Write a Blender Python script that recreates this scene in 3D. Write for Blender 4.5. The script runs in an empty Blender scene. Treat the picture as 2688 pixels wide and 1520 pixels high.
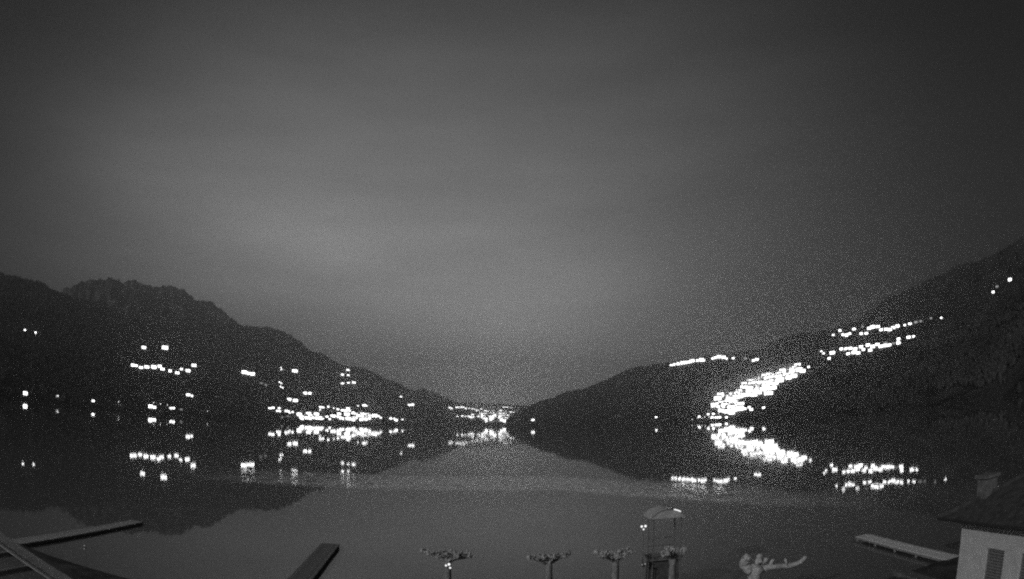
import bpy, bmesh, math, random
import numpy as np
from mathutils import Vector, Matrix
R = math.radians
SC = bpy.context.scene
COL = SC.collection
random.seed(7)
RNG = np.random.default_rng(7)

# ------------------------------------------------------------------ camera
# wide webcam lens with barrel distortion: image radius = F * (theta + K * theta^3)
F_PX, K_D, PITCH, ROLL, CX, CY, CAM_Z = 1745.4, -0.0872, 0.20282, -0.00663, 1344.0, 760.0, 10.0
cd = bpy.data.cameras.new('camera')
cam = bpy.data.objects.new('camera', cd)
COL.objects.link(cam)
SC.camera = cam
cd.type = 'PANO'
cd.sensor_fit = 'HORIZONTAL'
cd.sensor_width = 36.0
cd.sensor_height = 36.0 * 579 / 1024
cd.clip_start = 0.1
cd.clip_end = 60000
pc = cd.cycles if hasattr(cd, 'cycles') and hasattr(cd.cycles, 'panorama_type') else cd
pc.panorama_type = 'FISHEYE_LENS_POLYNOMIAL'
pc.fisheye_fov = R(150)
pc.fisheye_polynomial_k0 = 0.0
pc.fisheye_polynomial_k1 = -4.24643732e-02
pc.fisheye_polynomial_k2 = -1.12331267e-04
pc.fisheye_polynomial_k3 = 5.32647187e-06
pc.fisheye_polynomial_k4 = -4.57166404e-07
cam.location = (0, 0, CAM_Z)
cam.rotation_euler = (Matrix.Rotation(math.pi / 2 + PITCH, 4, 'X') @ Matrix.Rotation(ROLL, 4, 'Z')).to_euler()

# ------------------------------------------------------------------ world
W = bpy.data.worlds.new('World')
SC.world = W
W.use_nodes = True
nt = W.node_tree
nt.nodes.clear()
N = nt.nodes.new
L = nt.links.new
FILL_EL, FILL_AZ = 20.0, 222.0          # added sun standing for the camera's infrared lamp; low, behind and left
def azel(a, e):
    a, e = R(a), R(e)
    return (math.sin(a) * math.cos(e), math.cos(a) * math.cos(e), math.sin(e))
out = N('ShaderNodeOutputWorld')
bg = N('ShaderNodeBackground')
bg.inputs['Strength'].default_value = 1.0
sky = N('ShaderNodeTexSky')
sky.sky_type = 'NISHITA'
sky.sun_disc = False
sky.sun_elevation = R(FILL_EL)
sky.sun_rotation = R(FILL_AZ)
bw = N('ShaderNodeRGBToBW')
L(sky.outputs[0], bw.inputs[0])
def math_node(op, a, b=None, c=None):
    n = N('ShaderNodeMath')
    n.operation = op
    for i, v in enumerate((a, b, c)):
        if v is None:
            continue
        if isinstance(v, (int, float)):
            n.inputs[i].default_value = v
        else:
            L(v, n.inputs[i])
    return n.outputs[0]
tc = N('ShaderNodeTexCoord')
def lobe(direction, k, amp):
    d = N('ShaderNodeVectorMath')
    d.operation = 'DOT_PRODUCT'
    L(tc.outputs['Generated'], d.inputs[0])
    d.inputs[1].default_value = direction
    e = math_node('SUBTRACT', d.outputs['Value'], 1.0)
    e = math_node('MULTIPLY', e, k)
    e = math_node('EXPONENT', e)
    return math_node('MULTIPLY', e, amp)
# light of the towns beyond the gap, caught by a low cloud cover
glow = math_node('ADD', lobe(azel(4.0, 15.0), 14.0, 0.122), lobe(azel(-23.0, 11.5), 19.5, 0.218))
glow = math_node('ADD', glow, lobe(azel(-14.0, 12.0), 80.0, 0.062))
glow = math_node('ADD', glow, lobe(azel(2.0, 1.5), 42.0, 0.41))
# a long bank of cloud lit from below, slanting down to the right
pa, pb = Vector(azel(-42.0, 21.0)), Vector(azel(-6.0, 10.5))
pn = pa.cross(pb).normalized()
dn_ = N('ShaderNodeVectorMath')
dn_.operation = 'DOT_PRODUCT'
L(tc.outputs['Generated'], dn_.inputs[0])
dn_.inputs[1].default_value = tuple(pn)
q_ = math_node('DIVIDE', dn_.outputs['Value'], 0.062)
q_ = math_node('EXPONENT', math_node('MULTIPLY', math_node('MULTIPLY', q_, q_), -1.0))
glow = math_node('ADD', glow, math_node('MULTIPLY', q_, lobe(azel(-19.0, 15.0), 16.0, 0.055)))
mp = N('ShaderNodeMapping')
mp.inputs['Rotation'].default_value = (0, R(-16), 0)
mp.inputs['Scale'].default_value = (2.0, 2.0, 9.0)
L(tc.outputs['Generated'], mp.inputs[0])
cl = N('ShaderNodeTexNoise')
cl.inputs['Scale'].default_value = 1.6
cl.inputs['Detail'].default_value = 5
L(mp.outputs[0], cl.inputs['Vector'])
mr = N('ShaderNodeMapRange')
mr.inputs['From Min'].default_value = 0.25
mr.inputs['From Max'].default_value = 0.75
mr.inputs['To Min'].default_value = 0.84
mr.inputs['To Max'].default_value = 1.16
L(cl.outputs['Fac'], mr.inputs['Value'])
glow = math_node('MULTIPLY', glow, mr.outputs[0])
tot = math_node('ADD', glow, math_node('MULTIPLY', bw.outputs[0], 0.0066))
L(tot, bg.inputs['Color'])
L(bg.outputs[0], out.inputs['Surface'])

# ------------------------------------------------------------------ added fill sun
sd = bpy.data.lights.new('fill_sun', 'SUN')
sd.energy = 0.9
sd.angle = R(0.5)
so = bpy.data.objects.new('fill_sun', sd)
COL.objects.link(so)
so.rotation_euler = Vector(azel(FILL_AZ, FILL_EL)).to_track_quat('Z', 'Y').to_euler()

SC.render.engine = 'CYCLES'
SC.view_settings.view_transform = 'Standard'
SC.view_settings.look = 'None'
SC.view_settings.exposure = 0.0
SC.view_settings.gamma = 1.0
SC.cycles.max_bounces = 5
SC.cycles.diffuse_bounces = 1
SC.cycles.glossy_bounces = 3
SC.cycles.volume_bounces = 0
SC.cycles.sample_clamp_indirect = 4.5
SC.cycles.sample_clamp_direct = 4.2
SC.cycles.use_denoising = False
SC.cycles.filter_width = 2.2
SC.cycles.caustics_reflective = False
SC.cycles.caustics_refractive = False

# ------------------------------------------------------------------ pixel -> direction
def pdir(px, py):
    u, v = (px - CX) / F_PX, (CY - py) / F_PX
    r = math.hypot(u, v) + 1e-12
    th = r
    for _ in range(12):
        th -= (th * (1 + K_D * th * th) - r) / (1 + 3 * K_D * th * th)
    s = math.sin(th) / r
    X, Y, Z = u * s, v * s, math.cos(th)
    c, n = math.cos(ROLL), math.sin(ROLL)
    X, Y = c * X - n * Y, n * X + c * Y
    c, n = math.cos(PITCH), math.sin(PITCH)
    return X, c * Z - n * Y, n * Z + c * Y
def pazel(px, py):
    x, y, z = pdir(px, py)
    return math.degrees(math.atan2(x, y)), math.degrees(math.asin(z))
def at_z(px, py, z):
    d = Vector(pdir(px, py))
    return d * ((z - CAM_Z) / d.z) + Vector((0, 0, CAM_Z))
def at_y(px, py, y):
    d = Vector(pdir(px, py))
    return d * (y / d.y) + Vector((0, 0, CAM_Z))

# ------------------------------------------------------------------ materials (a monochrome camera: greys)
def mat(name, v, rough=0.8, noise=0.0, scale=5.0, detail=6, spec=0.3, metal=0.0, bump=0.0):
    m = bpy.data.materials.new(name)
    m.use_nodes = True
    t = m.node_tree
    b = t.nodes['Principled BSDF']
    b.inputs['Base Color'].default_value = (v, v, v, 1)
    b.inputs['Roughness'].default_value = rough
    b.inputs['Specular IOR Level'].default_value = spec
    b.inputs['Metallic'].default_value = metal
    if noise or bump:
        c = t.nodes.new('ShaderNodeTexCoord')
        n = t.nodes.new('ShaderNodeTexNoise')
        n.inputs['Scale'].default_value = scale
        n.inputs['Detail'].default_value = detail
        t.links.new(c.outputs['Object'], n.inputs['Vector'])
        r = t.nodes.new('ShaderNodeMapRange')
        r.inputs['From Min'].default_value = 0.3
        r.inputs['From Max'].default_value = 0.7
        r.inputs['To Min'].default_value = v * (1 - noise)
        r.inputs['To Max'].default_value = v * (1 + noise)
        t.links.new(n.outputs['Fac'], r.inputs['Value'])
        t.links.new(r.outputs[0], b.inputs['Base Color'])
        if bump:
            bp = t.nodes.new('ShaderNodeBump')
            bp.inputs['Strength'].default_value = bump
            bp.inputs['Distance'].default_value = 0.05
            t.links.new(n.outputs['Fac'], bp.inputs['Height'])
            t.links.new(bp.outputs[0], b.inputs['Normal'])
    return m
def emit(name, s):
    m = bpy.data.materials.new(name)
    m.use_nodes = True
    b = m.node_tree.nodes['Principled BSDF']
    b.inputs['Base Color'].default_value = (0.6, 0.6, 0.6, 1)
    b.inputs['Emission Color'].default_value = (1, 1, 1, 1)
    b.inputs['Emission Strength'].default_value = s
    return m
M = dict(
    hill=mat('woodland floor', 0.06, 1.0, 0.6, 0.02, spec=0.0),
    rock=mat('rock and scrub', 0.11, 1.0, 0.9, 0.011, 10, spec=0.0),
    forest=mat('bare winter trees', 0.07, 1.0, 0.5, 0.01, spec=0.0),
    ground=mat('dark lawn', 0.10, 1.0, 0.4, 0.8, spec=0.0),
    paving=mat('pale paving', 0.16, 0.9, 0.3, 2.0),
    render_wall=mat('pale plaster', 0.62, 0.9, 0.10, 1.5),
    far_wall=mat('village plaster', 0.5, 0.9),
    far_roof=mat('village roof', 0.08, 0.9),
    roof=mat('dark roof tiles', 0.075, 0.9, 0.35, 3.0),
    chimney=mat('chimney plaster', 0.17, 0.9, 0.3, 4.0),
    shutter=mat('dark painted shutter', 0.2, 0.6, 0.2, 6.0),
    glass=mat('dark glass', 0.03, 0.08, spec=0.5),
    frame=mat('pale frame', 0.6, 0.6),
    plank=mat('weathered planks', 0.75, 0.9, 0.35, 3.0),
    dim_plank=mat('vignetted weathered planks', 0.4, 0.9, 0.35, 3.0),  # darker copy of the planks, lens vignetting put into the colour
    dark_plank=mat('wet dark planks', 0.22, 0.9, 0.4, 3.0, spec=0.1),
    pile=mat('wet timber pile', 0.28, 0.9, 0.3, 4.0, spec=0.1),
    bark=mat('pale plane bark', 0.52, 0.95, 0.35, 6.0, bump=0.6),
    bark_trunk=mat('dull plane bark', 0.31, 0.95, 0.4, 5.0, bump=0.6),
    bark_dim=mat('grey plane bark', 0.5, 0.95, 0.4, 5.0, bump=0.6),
    metal=mat('galvanised metal', 0.35, 0.5, metal=0.6),
    dark_metal=mat('dark painted metal', 0.04, 0.6),
    canopy=mat('glossy curved canopy', 0.34, 0.18, 0.1, 3.0, spec=0.8),
    panel=mat('dull canopy end sheet', 0.5, 0.6, 0.15, 2.0),
    pale_metal=mat('grey painted metal', 0.22, 0.7),
    dark_wood=mat('dark timber cladding', 0.10, 0.9, 0.4, 4.0),
    tin=mat('coated sheet metal roof', 0.24, 0.7, 0.2, 1.5),
    tin_edge=mat('worn sheet metal flashing', 0.4, 0.7, 0.25, 2.0),
    win=emit('lit window', 6.0),
    win_far=emit('distant lit window', 30.0),
    win_dim=emit('dim lit window', 0.35),
    lamp=emit('street lamp glass', 60.0),
    lamp_flood=emit('harbour floodlight glass', 3000.0),
    lamp_dim=emit('dim street lamp glass', 10.0),
    bulb=emit('small lamp glass and canopy glint', 1.1),
)

# water: mirror-calm, with one rippled strip whose brightening is painted into its colour
def water_mat():
    m = bpy.data.materials.new('lake water')
    m.use_nodes = True
    t = m.node_tree
    b = t.nodes['Principled BSDF']
    b.inputs['Base Color'].default_value = (0.12, 0.12, 0.12, 1)
    b.inputs['Roughness'].default_value = 0.02
    b.inputs['IOR'].default_value = 1.4
    g = t.nodes.new('ShaderNodeNewGeometry')
    def mth(op, a, bb=None, clamp=False):
        n = t.nodes.new('ShaderNodeMath')
        n.operation = op
        n.use_clamp = clamp
        for i, v in enumerate((a, bb)):
            if v is None:
                continue
            if isinstance(v, (int, float)):
                n.inputs[i].default_value = v
            else:
                t.links.new(v, n.inputs[i])
        return n.outputs[0]
    def noise(scale, detail, vec=None, st=None):
        n = t.nodes.new('ShaderNodeTexNoise')
        n.inputs['Scale'].default_value = scale
        n.inputs['Detail'].default_value = detail
        src = g.outputs['Position']
        if st:
            mp_ = t.nodes.new('ShaderNodeMapping')
            mp_.inputs['Scale'].default_value = st
            t.links.new(src, mp_.inputs[0])
            src = mp_.outputs[0]
        t.links.new(src, n.inputs['Vector'])
        return n
    sep = t.nodes.new('ShaderNodeSeparateXYZ')
    t.links.new(g.outputs['Position'], sep.inputs[0])
    warp = noise(0.03, 4)
    wy = mth('ADD', sep.outputs['Y'], mth('MULTIPLY', mth('SUBTRACT', warp.outputs['Fac'], 0.5), 10.0))
    wy = mth('ADD', wy, mth('MULTIPLY', mth('MULTIPLY', sep.outputs['X'], sep.outputs['X']), 0.0028))
    wy = mth('ADD', wy, mth('MULTIPLY', mth('MAXIMUM', mth('SUBTRACT', sep.outputs['X'], 8.0), 0.0), 1.5))
    up = mth('DIVIDE', mth('SUBTRACT', wy, 95.0), 5.0, True)
    dn = mth('DIVIDE', mth('SUBTRACT', 127.0, wy), 6.0, True)
    ax = mth('ABSOLUTE', mth('ADD', sep.outputs['X'], 8.0))
    sd_ = mth('ADD', mth('MULTIPLY', mth('DIVIDE', mth('SUBTRACT', 43.0, ax), 14.0, True), 0.93), mth('MULTIPLY', mth('DIVIDE', mth('SUBTRACT', 75.0, ax), 25.0, True), 0.07))
    patch = noise(0.45, 5, st=(1, 0.35, 1))
    pm = mth('MULTIPLY', mth('SUBTRACT', patch.outputs['Fac'], 0.2), 3.0, True)
    band = mth('MULTIPLY', mth('MULTIPLY', up, dn), mth('MULTIPLY', sd_, pm))
    amp = mth('ADD', mth('MULTIPLY', band, 0.10), 0.008)
    spk = noise(1.1, 4, st=(1, 0.3, 1))
    sp = mth('MULTIPLY', mth('SUBTRACT', spk.outputs['Fac'], 0.3), 4.0, True)
    alb = mth('ADD', mth('MULTIPLY', mth('MULTIPLY', band, sp), 0.9), 0.11)
    t.links.new(alb, b.inputs['Base Color'])
    rip = noise(2.4, 3)
    cv = t.nodes.new('ShaderNodeVectorMath')
    cv.operation = 'SUBTRACT'
    t.links.new(rip.outputs['Color'], cv.inputs[0])
    cv.inputs[1].default_value = (0.5, 0.5, 0.5)
    fl = t.nodes.new('ShaderNodeVectorMath')
    fl.operation = 'MULTIPLY'
    t.links.new(cv.outputs[0], fl.inputs[0])
    fl.inputs[1].default_value = (1, 1, 0)
    sc_ = t.nodes.new('ShaderNodeVectorMath')
    sc_.operation = 'SCALE'
    t.links.new(fl.outputs[0], sc_.inputs[0])
    t.links.new(amp, sc_.inputs['Scale'])
    ad = t.nodes.new('ShaderNodeVectorMath')
    ad.operation = 'ADD'
    t.links.new(sc_.outputs[0], ad.inputs[0])
    ad.inputs[1].default_value = (0, 0, 1)
    nm = t.nodes.new('ShaderNodeVectorMath')
    nm.operation = 'NORMALIZE'
    t.links.new(ad.outputs[0], nm.inputs[0])
    t.links.new(nm.outputs[0], b.inputs['Normal'])
    return m
M['water'] = water_mat()

# ------------------------------------------------------------------ mesh helpers
def mesh_obj(name, verts, faces, m, parent=None, smooth=False):
    me = bpy.data.meshes.new(name)
    me.from_pydata([tuple(v) for v in verts], [], [tuple(f) for f in faces])
    me.materials.append(m)
    if smooth:
        me.polygons.foreach_set('use_smooth', [True] * len(me.polygons))
    me.update()
    o = bpy.data.objects.new(name, me)
    COL.objects.link(o)
    if parent is not None:
        o.parent = parent
    return o
class MB:
    def __init__(s):
        s.v, s.f = [], []
    def quad_prism(s, pts, z0, z1):
        n = len(s.v)
        k = len(pts)
        s.v += [(p[0], p[1], z0) for p in pts] + [(p[0], p[1], z1) for p in pts]
        s.f += [tuple(n + i for i in reversed(range(k))), tuple(n + k + i for i in range(k))]
        s.f += [(n + i, n + (i + 1) % k, n + k + (i + 1) % k, n + k + i) for i in range(k)]
        return s
    def box(s, x0, x1, y0, y1, z0, z1):
        return s.quad_prism([(x0, y0), (x1, y0), (x1, y1), (x0, y1)], z0, z1)
    def hexa(s, c):                     # 8 corners: bottom ring, top ring
        n = len(s.v)
        s.v += [tuple(p) for p in c]
        s.f += [(n + 3, n + 2, n + 1, n), (n + 4, n + 5, n + 6, n + 7)]
        s.f += [(n + i, n + (i + 1) % 4, n + 4 + (i + 1) % 4, n + 4 + i) for i in range(4)]
        return s
    def tube(s, path, rad, seg=8, bump=0.0, rng=random):
        path = [Vector(p) for p in path]
        n0 = len(s.v)
        for i, p in enumerate(path):
            d = (path[min(i + 1, len(path) - 1)] - path[max(i - 1, 0)]).normalized()
            a = d.cross(Vector((0.31, 0.22, 0.92)))
            if a.length < 1e-3:
                a = d.cross(Vector((1, 0, 0)))
            a.normalize()
            b = d.cross(a)
            r = rad[i] if isinstance(rad, (list, tuple)) else rad
            for k in range(seg):
                w = 2 * math.pi * k / seg
                rr = r * (1 + bump * rng.uniform(-1, 1))
                s.v.append(tuple(p + a * (rr * math.cos(w)) + b * (rr * math.sin(w))))
        for i in range(len(path) - 1):
            for k in range(seg):
                q = n0 + i * seg
                s.f.append((q + k, q + (k + 1) % seg, q + seg + (k + 1) % seg, q + seg + k))
        s.f.append(tuple(n0 + k for k in reversed(range(seg))))
        s.f.append(tuple(n0 + (len(path) - 1) * seg + k for k in range(seg)))
        return s
    def blob(s, c, r, bump=0.2, rng=random, sz=1.0):
        n0 = len(s.v)
        rows, seg = 5, 8
        s.v.append((c[0], c[1], c[2] - r * sz))
        for i in range(1, rows):
            t = math.pi * i / rows
            for k in range(seg):
                w = 2 * math.pi * k / seg
                rr = r * (1 + bump * rng.uniform(-1, 1))
                s.v.append((c[0] + rr * math.sin(t) * math.cos(w), c[1] + rr * math.sin(t) * math.sin(w), c[2] - rr * sz * math.cos(t)))
        s.v.append((c[0], c[1], c[2] + r * sz))
        for k in range(seg):
            s.f.append((n0, n0 + 1 + (k + 1) % seg, n0 + 1 + k))
            q = n0 + 1 + (rows - 2) * seg
            s.f.append((q + k, q + (k + 1) % seg, n0 + 1 + (rows - 1) * seg))
        for i in range(rows - 2):
            for k in range(seg):
                q = n0 + 1 + i * seg
                s.f.append((q + k, q + (k + 1) % seg, q + seg + (k + 1) % seg, q + seg + k))
        return s
    def build(s, name, m, parent=None, smooth=False):
        return mesh_obj(name, s.v, s.f, m, parent, smooth)
def tag(o, label=None, cat=None, group=None, kind=None):
    if label: o['label'] = label
    if cat: o['category'] = cat
    if group: o['group'] = group
    if kind: o['kind'] = kind
    return o
def empty(name, loc=(0, 0, 0), rz=0.0):
    o = bpy.data.objects.new(name, None)
    o.empty_display_size = 0.3
    COL.objects.link(o)
    o.location = loc
    o.rotation_euler = (0, 0, rz)
    return o
def copy_tree(o, parent=None):
    c = o.copy()
    COL.objects.link(c)
    c.parent = parent
    for ch in KIDS.get(o.name, []):
        copy_tree(ch, c)
    return c
KIDS = {}
def remember(o):
    KIDS[o.name] = list(o.children)
    for c in o.children:
        remember(c)

# ------------------------------------------------------------------ terrain: hills as height fields in azimuth and distance
def vnoise(x, y, seed):
    xi, yi = np.floor(x).astype(int), np.floor(y).astype(int)
    xf, yf = x - xi, y - yi
    def h(a, b):
        n = (a * 374761393 + b * 668265263 + seed * 1442695041) & 0x7fffffff
        n = ((n ^ (n >> 13)) * 1274126177) & 0x7fffffff
        return ((n ^ (n >> 16)) & 0xffff) / 65535.0
    u, v = xf * xf * (3 - 2 * xf), yf * yf * (3 - 2 * yf)
    return (h(xi, yi) * (1 - u) + h(xi + 1, yi) * u) * (1 - v) + (h(xi, yi + 1) * (1 - u) + h(xi + 1, yi + 1) * u) * v
def fbm(x, y, seed, octv=5):
    s, a, t = 0.0, 1.0, 0.0
    for o in range(octv):
        s = s + a * (vnoise(x * 2 ** o, y * 2 ** o, seed + o) - 0.5)
        t += a
        a *= 0.5
    return s / t
class Hill:
    def __init__(s, sil, shore, depth, cut, noise_amp, noise_len, power=1.15, seed=1, z0=0.0, jag=0.0):
        """sil: ridge line in picture points (or ('ae', az, el)); shore / depth: (azimuth, metres) tables; cut: metres of tree height left off the ridge."""
        pts = []
        for p in sil:
            pts.append((p[1], p[2]) if p[0] == 'ae' else pazel(*p))
        pts.sort()
        s.az = np.array([p[0] for p in pts])
        s.el = np.array([p[1] for p in pts])
        s.sh = np.array(shore, float)
        s.dp = np.array(depth, float)
        s.cut, s.na, s.nl, s.pw, s.seed, s.z0, s.jag = cut, noise_amp, noise_len, power, seed, z0, jag
    def params(s, a):
        S = np.interp(a, s.sh[:, 0], s.sh[:, 1])
        D = np.interp(a, s.dp[:, 0], s.dp[:, 1])
        e = np.interp(a, s.az, s.el)
        zr = CAM_Z + (S + D) * np.tan(np.radians(e)) - s.cut
        return S, D, np.maximum(zr, 1.0)
    def height(s, a, d):
        S, D, zr = s.params(a)
        zs = sum(s.params(a + k)[2] for k in (-3, -2, -1, 0, 1, 2, 3)) / 7
        S = S + 25 * fbm(a * 1.3, a * 0 + 3.3, s.seed + 40, 4) * np.minimum(S / 600, 2)
        t = (d - S) / D
        z = np.where(t < 0, -6 + 0 * t, np.where(t <= 1, (zs + (zr - zs) * np.clip(t, 0, 1) ** 7) * np.clip(t, 0, 1) ** s.pw, zr * (1 - 0.35 * np.clip(t - 1, 0, 2) ** 1.3)))
        x, y = d * np.sin(np.radians(a)), d * np.cos(np.radians(a))
        n = fbm(x / s.nl, y / s.nl, s.seed, 6) * s.na
        if s.jag:
            n = n + s.jag * (0.35 - np.abs(fbm(x / 75, y / 75, s.seed + 7, 4)) * 3) * (1 + 3 * np.clip(t, 0, 1))
        env = np.where(t <= 1, np.clip(t, 0, 1) * (1 - 0.75 * np.clip(t, 0, 1) ** 4), 0.25)
        return np.where(t < 0, -6.0, z + 0.6 + n * env)
    def build(s, name, m, a0, a1, da, nr):
        aa = np.arange(a0, a1 + da / 2, da)
        tt = np.concatenate([[-0.02], np.linspace(0, 1, nr) ** 1.2, 1 + np.linspace(0.05, 1.2, 10)])
        V, Fc = [], []
        S, D, zr = s.params(aa)
        A = np.repeat(aa[:, None], len(tt), 1)
        DD = S[:, None] + D[:, None] * tt[None, :]
        Z = s.height(A, DD)
        X, Y = DD * np.sin(np.radians(A)), DD * np.cos(np.radians(A))
        V = np.stack([X, Y, Z], -1).reshape(-1, 3)
        nt_ = len(tt)
        i, j = np.meshgrid(np.arange(len(aa) - 1), np.arange(nt_ - 1), indexing='ij')
        q = i * nt_ + j
        Fc = np.stack([q, q + 1, q + nt_ + 1, q + nt_], -1).reshape(-1, 4)
        o = mesh_obj(name, V.tolist(), Fc.tolist(), m, smooth=False)
        tag(o, kind='structure')
        return o
    def hit(s, px, py):
        x, y, z = pdir(px, py)
        a = math.degrees(math.atan2(x, y))
        te = z / math.hypot(x, y)
        S, D, zr = s.params(a)
        d = np.linspace(S * 0.99, S + D * 1.02, 900)
        h = s.height(np.full_like(d, a), d)
        ray = CAM_Z + d * te
        k = np.argmax(h >= ray) if (h >= ray).any() else None
        if k is None:
            k = int(np.argmax((h - CAM_Z) / d)) if te > 0 else 1
        if h[k] < 0.5:
            k = min(k + 2, len(d) - 1)
        k = max(int(k), int(np.argmax(h > 0)))
        dd = d[k]
        return a, dd, Vector((dd * math.sin(R(a)), dd * math.cos(R(a)), float(h[k])))

LEFT = Hill([('ae', -75, 8.0), ('ae', -56, 9.6), (0, 718), (47, 728), (103, 742), (149, 756), (186, 770), (236, 787), (300, 808), (380, 826), (480, 838), (560, 845), (625, 847),
             (662, 859), (699, 860), (733, 867), (761, 880), (785, 896), (816, 915), (850, 932), (878, 952), (903, 964), (934, 966), (958, 972), (1002, 991),
             (1033, 1001), (1064, 1011), (1088, 1021), (1113, 1017), (1131, 1023), (1156, 1037), (1187, 1052), (1218, 1066), (1240, 1082), (1256, 1100), (1262, 1108)],
            [(-75, 700), (-47, 1050), (-30, 1500), (-20, 1950), (-12, 2500), (-8, 3000), (-5.6, 3500), (-2.5, 3900)],
            [(-75, 900), (-47, 1300), (-30, 1500), (-20, 1350), (-12, 1000), (-8, 800), (-5.6, 600), (-2.5, 300)], 9, 90, 420, 1.12, 3)
CRAG = Hill([(60, 790), (140, 778), (174, 760), (217, 742), (236, 735), (267, 736), (295, 731), (310, 737), (326, 744), (345, 742), (367, 744), (398, 750), (419, 755), (444, 745),
             (466, 751), (485, 762), (506, 776), (516, 787), (537, 789), (559, 801), (584, 817), (596, 832), (609, 845), (640, 866), (700, 905), (800, 985), (900, 1060)],
            [(-60, 2600), (-30, 3050), (-15, 3350)], [(-60, 850), (-15, 850)], 0, 200, 210, 1.1, 11, jag=45)
FAR = Hill([('ae', -16, 1.0), (1100, 1068), (1180, 1062), (1210, 1058), (1240, 1057), (1280, 1059), (1310, 1058), (1345, 1063), (1380, 1066), (1480, 1072), ('ae', 12, 0.8)],
           [(-16, 4000), (12, 4000)], [(-16, 1900), (12, 1900)], 8, 40, 500, 1.0, 21)
RIGHT = Hill([(1338, 1108), (1345, 1094), (1353, 1086), (1372, 1075), (1399, 1063), (1421, 1054), (1453, 1046), (1480, 1031), (1502, 1025), (1535, 1022), (1562, 1009), (1589, 999), (1616, 986),
              (1644, 972), (1671, 961), (1712, 955), (1747, 953), (1774, 950), (1804, 942), (1851, 936), (1882, 933), (1928, 930), (1959, 926), (1990, 917), (2021, 902),
              (2052, 891), (2083, 883), (2144, 874), (2200, 862), (2260, 846), (2330, 842), (2420, 830), (2480, 812), (2560, 775), (2620, 735), (2688, 700), ('ae', 62, 10.5), ('ae', 80, 9)],
             [(-1, 3000), (1, 2700), (4, 2400), (8, 2100), (12, 1850), (20, 1500), (28, 1250), (36, 900), (47, 600), (62, 420), (80, 350)],
             [(-1, 300), (1, 420), (4, 650), (8, 800), (12, 900), (20, 950), (28, 1000), (36, 1000), (47, 1000), (80, 900)], 9, 60, 330, 1.1, 31)
PEAK = Hill([(2120, 900), (2180, 872), (2293, 818), (2332, 785), (2385, 765), (2416, 750), (2468, 724), (2509, 703), (2571, 689), (2612, 672), (2653, 647), (2688, 621), ('ae', 56, 13), ('ae', 80, 12)],
            [(20, 2400), (30, 2250), (48, 1750), (80, 1400)], [(20, 700), (80, 800)], 6, 110, 330, 1.1, 41)
LEFT.build('hillside_west', M['hill'], -75, -2.4, 0.2, 70)
CRAG.build('crag', M['rock'], -52, -16, 0.12, 60)
FAR.build('valley_end', M['hill'], -16, 12, 0.25, 40)
RIGHT.build('hillside_east', M['hill'], -0.6, 80, 0.2, 70)
PEAK.build('mountain_east', M['hill'], 23, 80, 0.25, 50)

# ------------------------------------------------------------------ lake and near shore
SHORE_Y = 30.6
wv = [(-9000, SHORE_Y - 8, 0), (9000, SHORE_Y - 8, 0), (9000, 8500, 0), (-9000, 8500, 0)]
tag(mesh_obj('lake', wv, [(0, 1, 2, 3)], M['water']), kind='structure')
gv, gf = [], []
xs = np.linspace(-260, 260, 131)
for i, x in enumerate(xs):
    yb = SHORE_Y + 1.2 * float(fbm(np.array([x / 9.0]), np.array([0.5]), 77, 4)[0])
    gv += [(x, -120, 0.55), (x, yb - 2.2, 0.5), (x, yb - 0.6, 0.28), (x, yb + 1.6, -0.6)]
for i in range(len(xs) - 1):
    for j in range(3):
        q = i * 4 + j
        gf.append((q, q + 4, q + 5, q + 1))
tag(mesh_obj('ground', gv, gf, M['ground'], smooth=True), kind='structure')
path = MB().quad_prism([(19.9, 22.0), (20.75, 22.0), (21.0, 29.6), (20.3, 29.8)], 0.35, 0.62).build('path', M['paving'])
tag(path, kind='structure')

# ------------------------------------------------------------------ village lights: houses and street lamps on the slopes
SPOTS = []          # (x, y, clear radius) where no tree may stand
def make_house():
    """unit house: 1 wide, 0.8 deep, walls 0.55 high, faces -Y"""
    root = empty('house')
    w = MB().box(-0.5, 0.5, -0.4, 0.4, -0.35, 0.55)
    w.v += [(-0.5, -0.4, 0.55), (-0.5, 0.4, 0.55), (-0.5, 0, 0.64), (0.5, -0.4, 0.55), (0.5, 0.4, 0.55), (0.5, 0, 0.64)]
    n = len(w.v)
    w.f += [(n - 6, n - 4, n - 5), (n - 3, n - 2, n - 1)]
    w.build('wall', M['far_wall'], root)
    rf = MB()
    for sgn in (-1, 1):
        a, b = sgn * 0.5, 0.0
        rf.hexa([(-0.54, a, 0.535), (0.54, a, 0.535), (0.54, b, 0.645), (-0.54, b, 0.645), (-0.54, a, 0.565), (0.54, a, 0.565), (0.54, b, 0.675), (-0.54, b, 0.675)])
    ro = rf.build('roof', M['far_roof'], root)
    MB().box(0.2, 0.3, 0.08, 0.18, 0.55, 0.78).build('chimney', M['far_wall'], ro)
    pane = None
    for zc in (0.14, 0.395):
        for xc in (-0.31, 0.0, 0.31):
            if pane is None:
                pane = MB().box(-0.15, 0.15, -0.012, 0.0, -0.12, 0.12).build('window', M['win'], root)
                o = pane
            else:
                o = bpy.data.objects.new('window', pane.data)
                COL.objects.link(o)
                o.parent = root
            o.location = (xc, -0.401, zc)
    remember(root)
    return root
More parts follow.
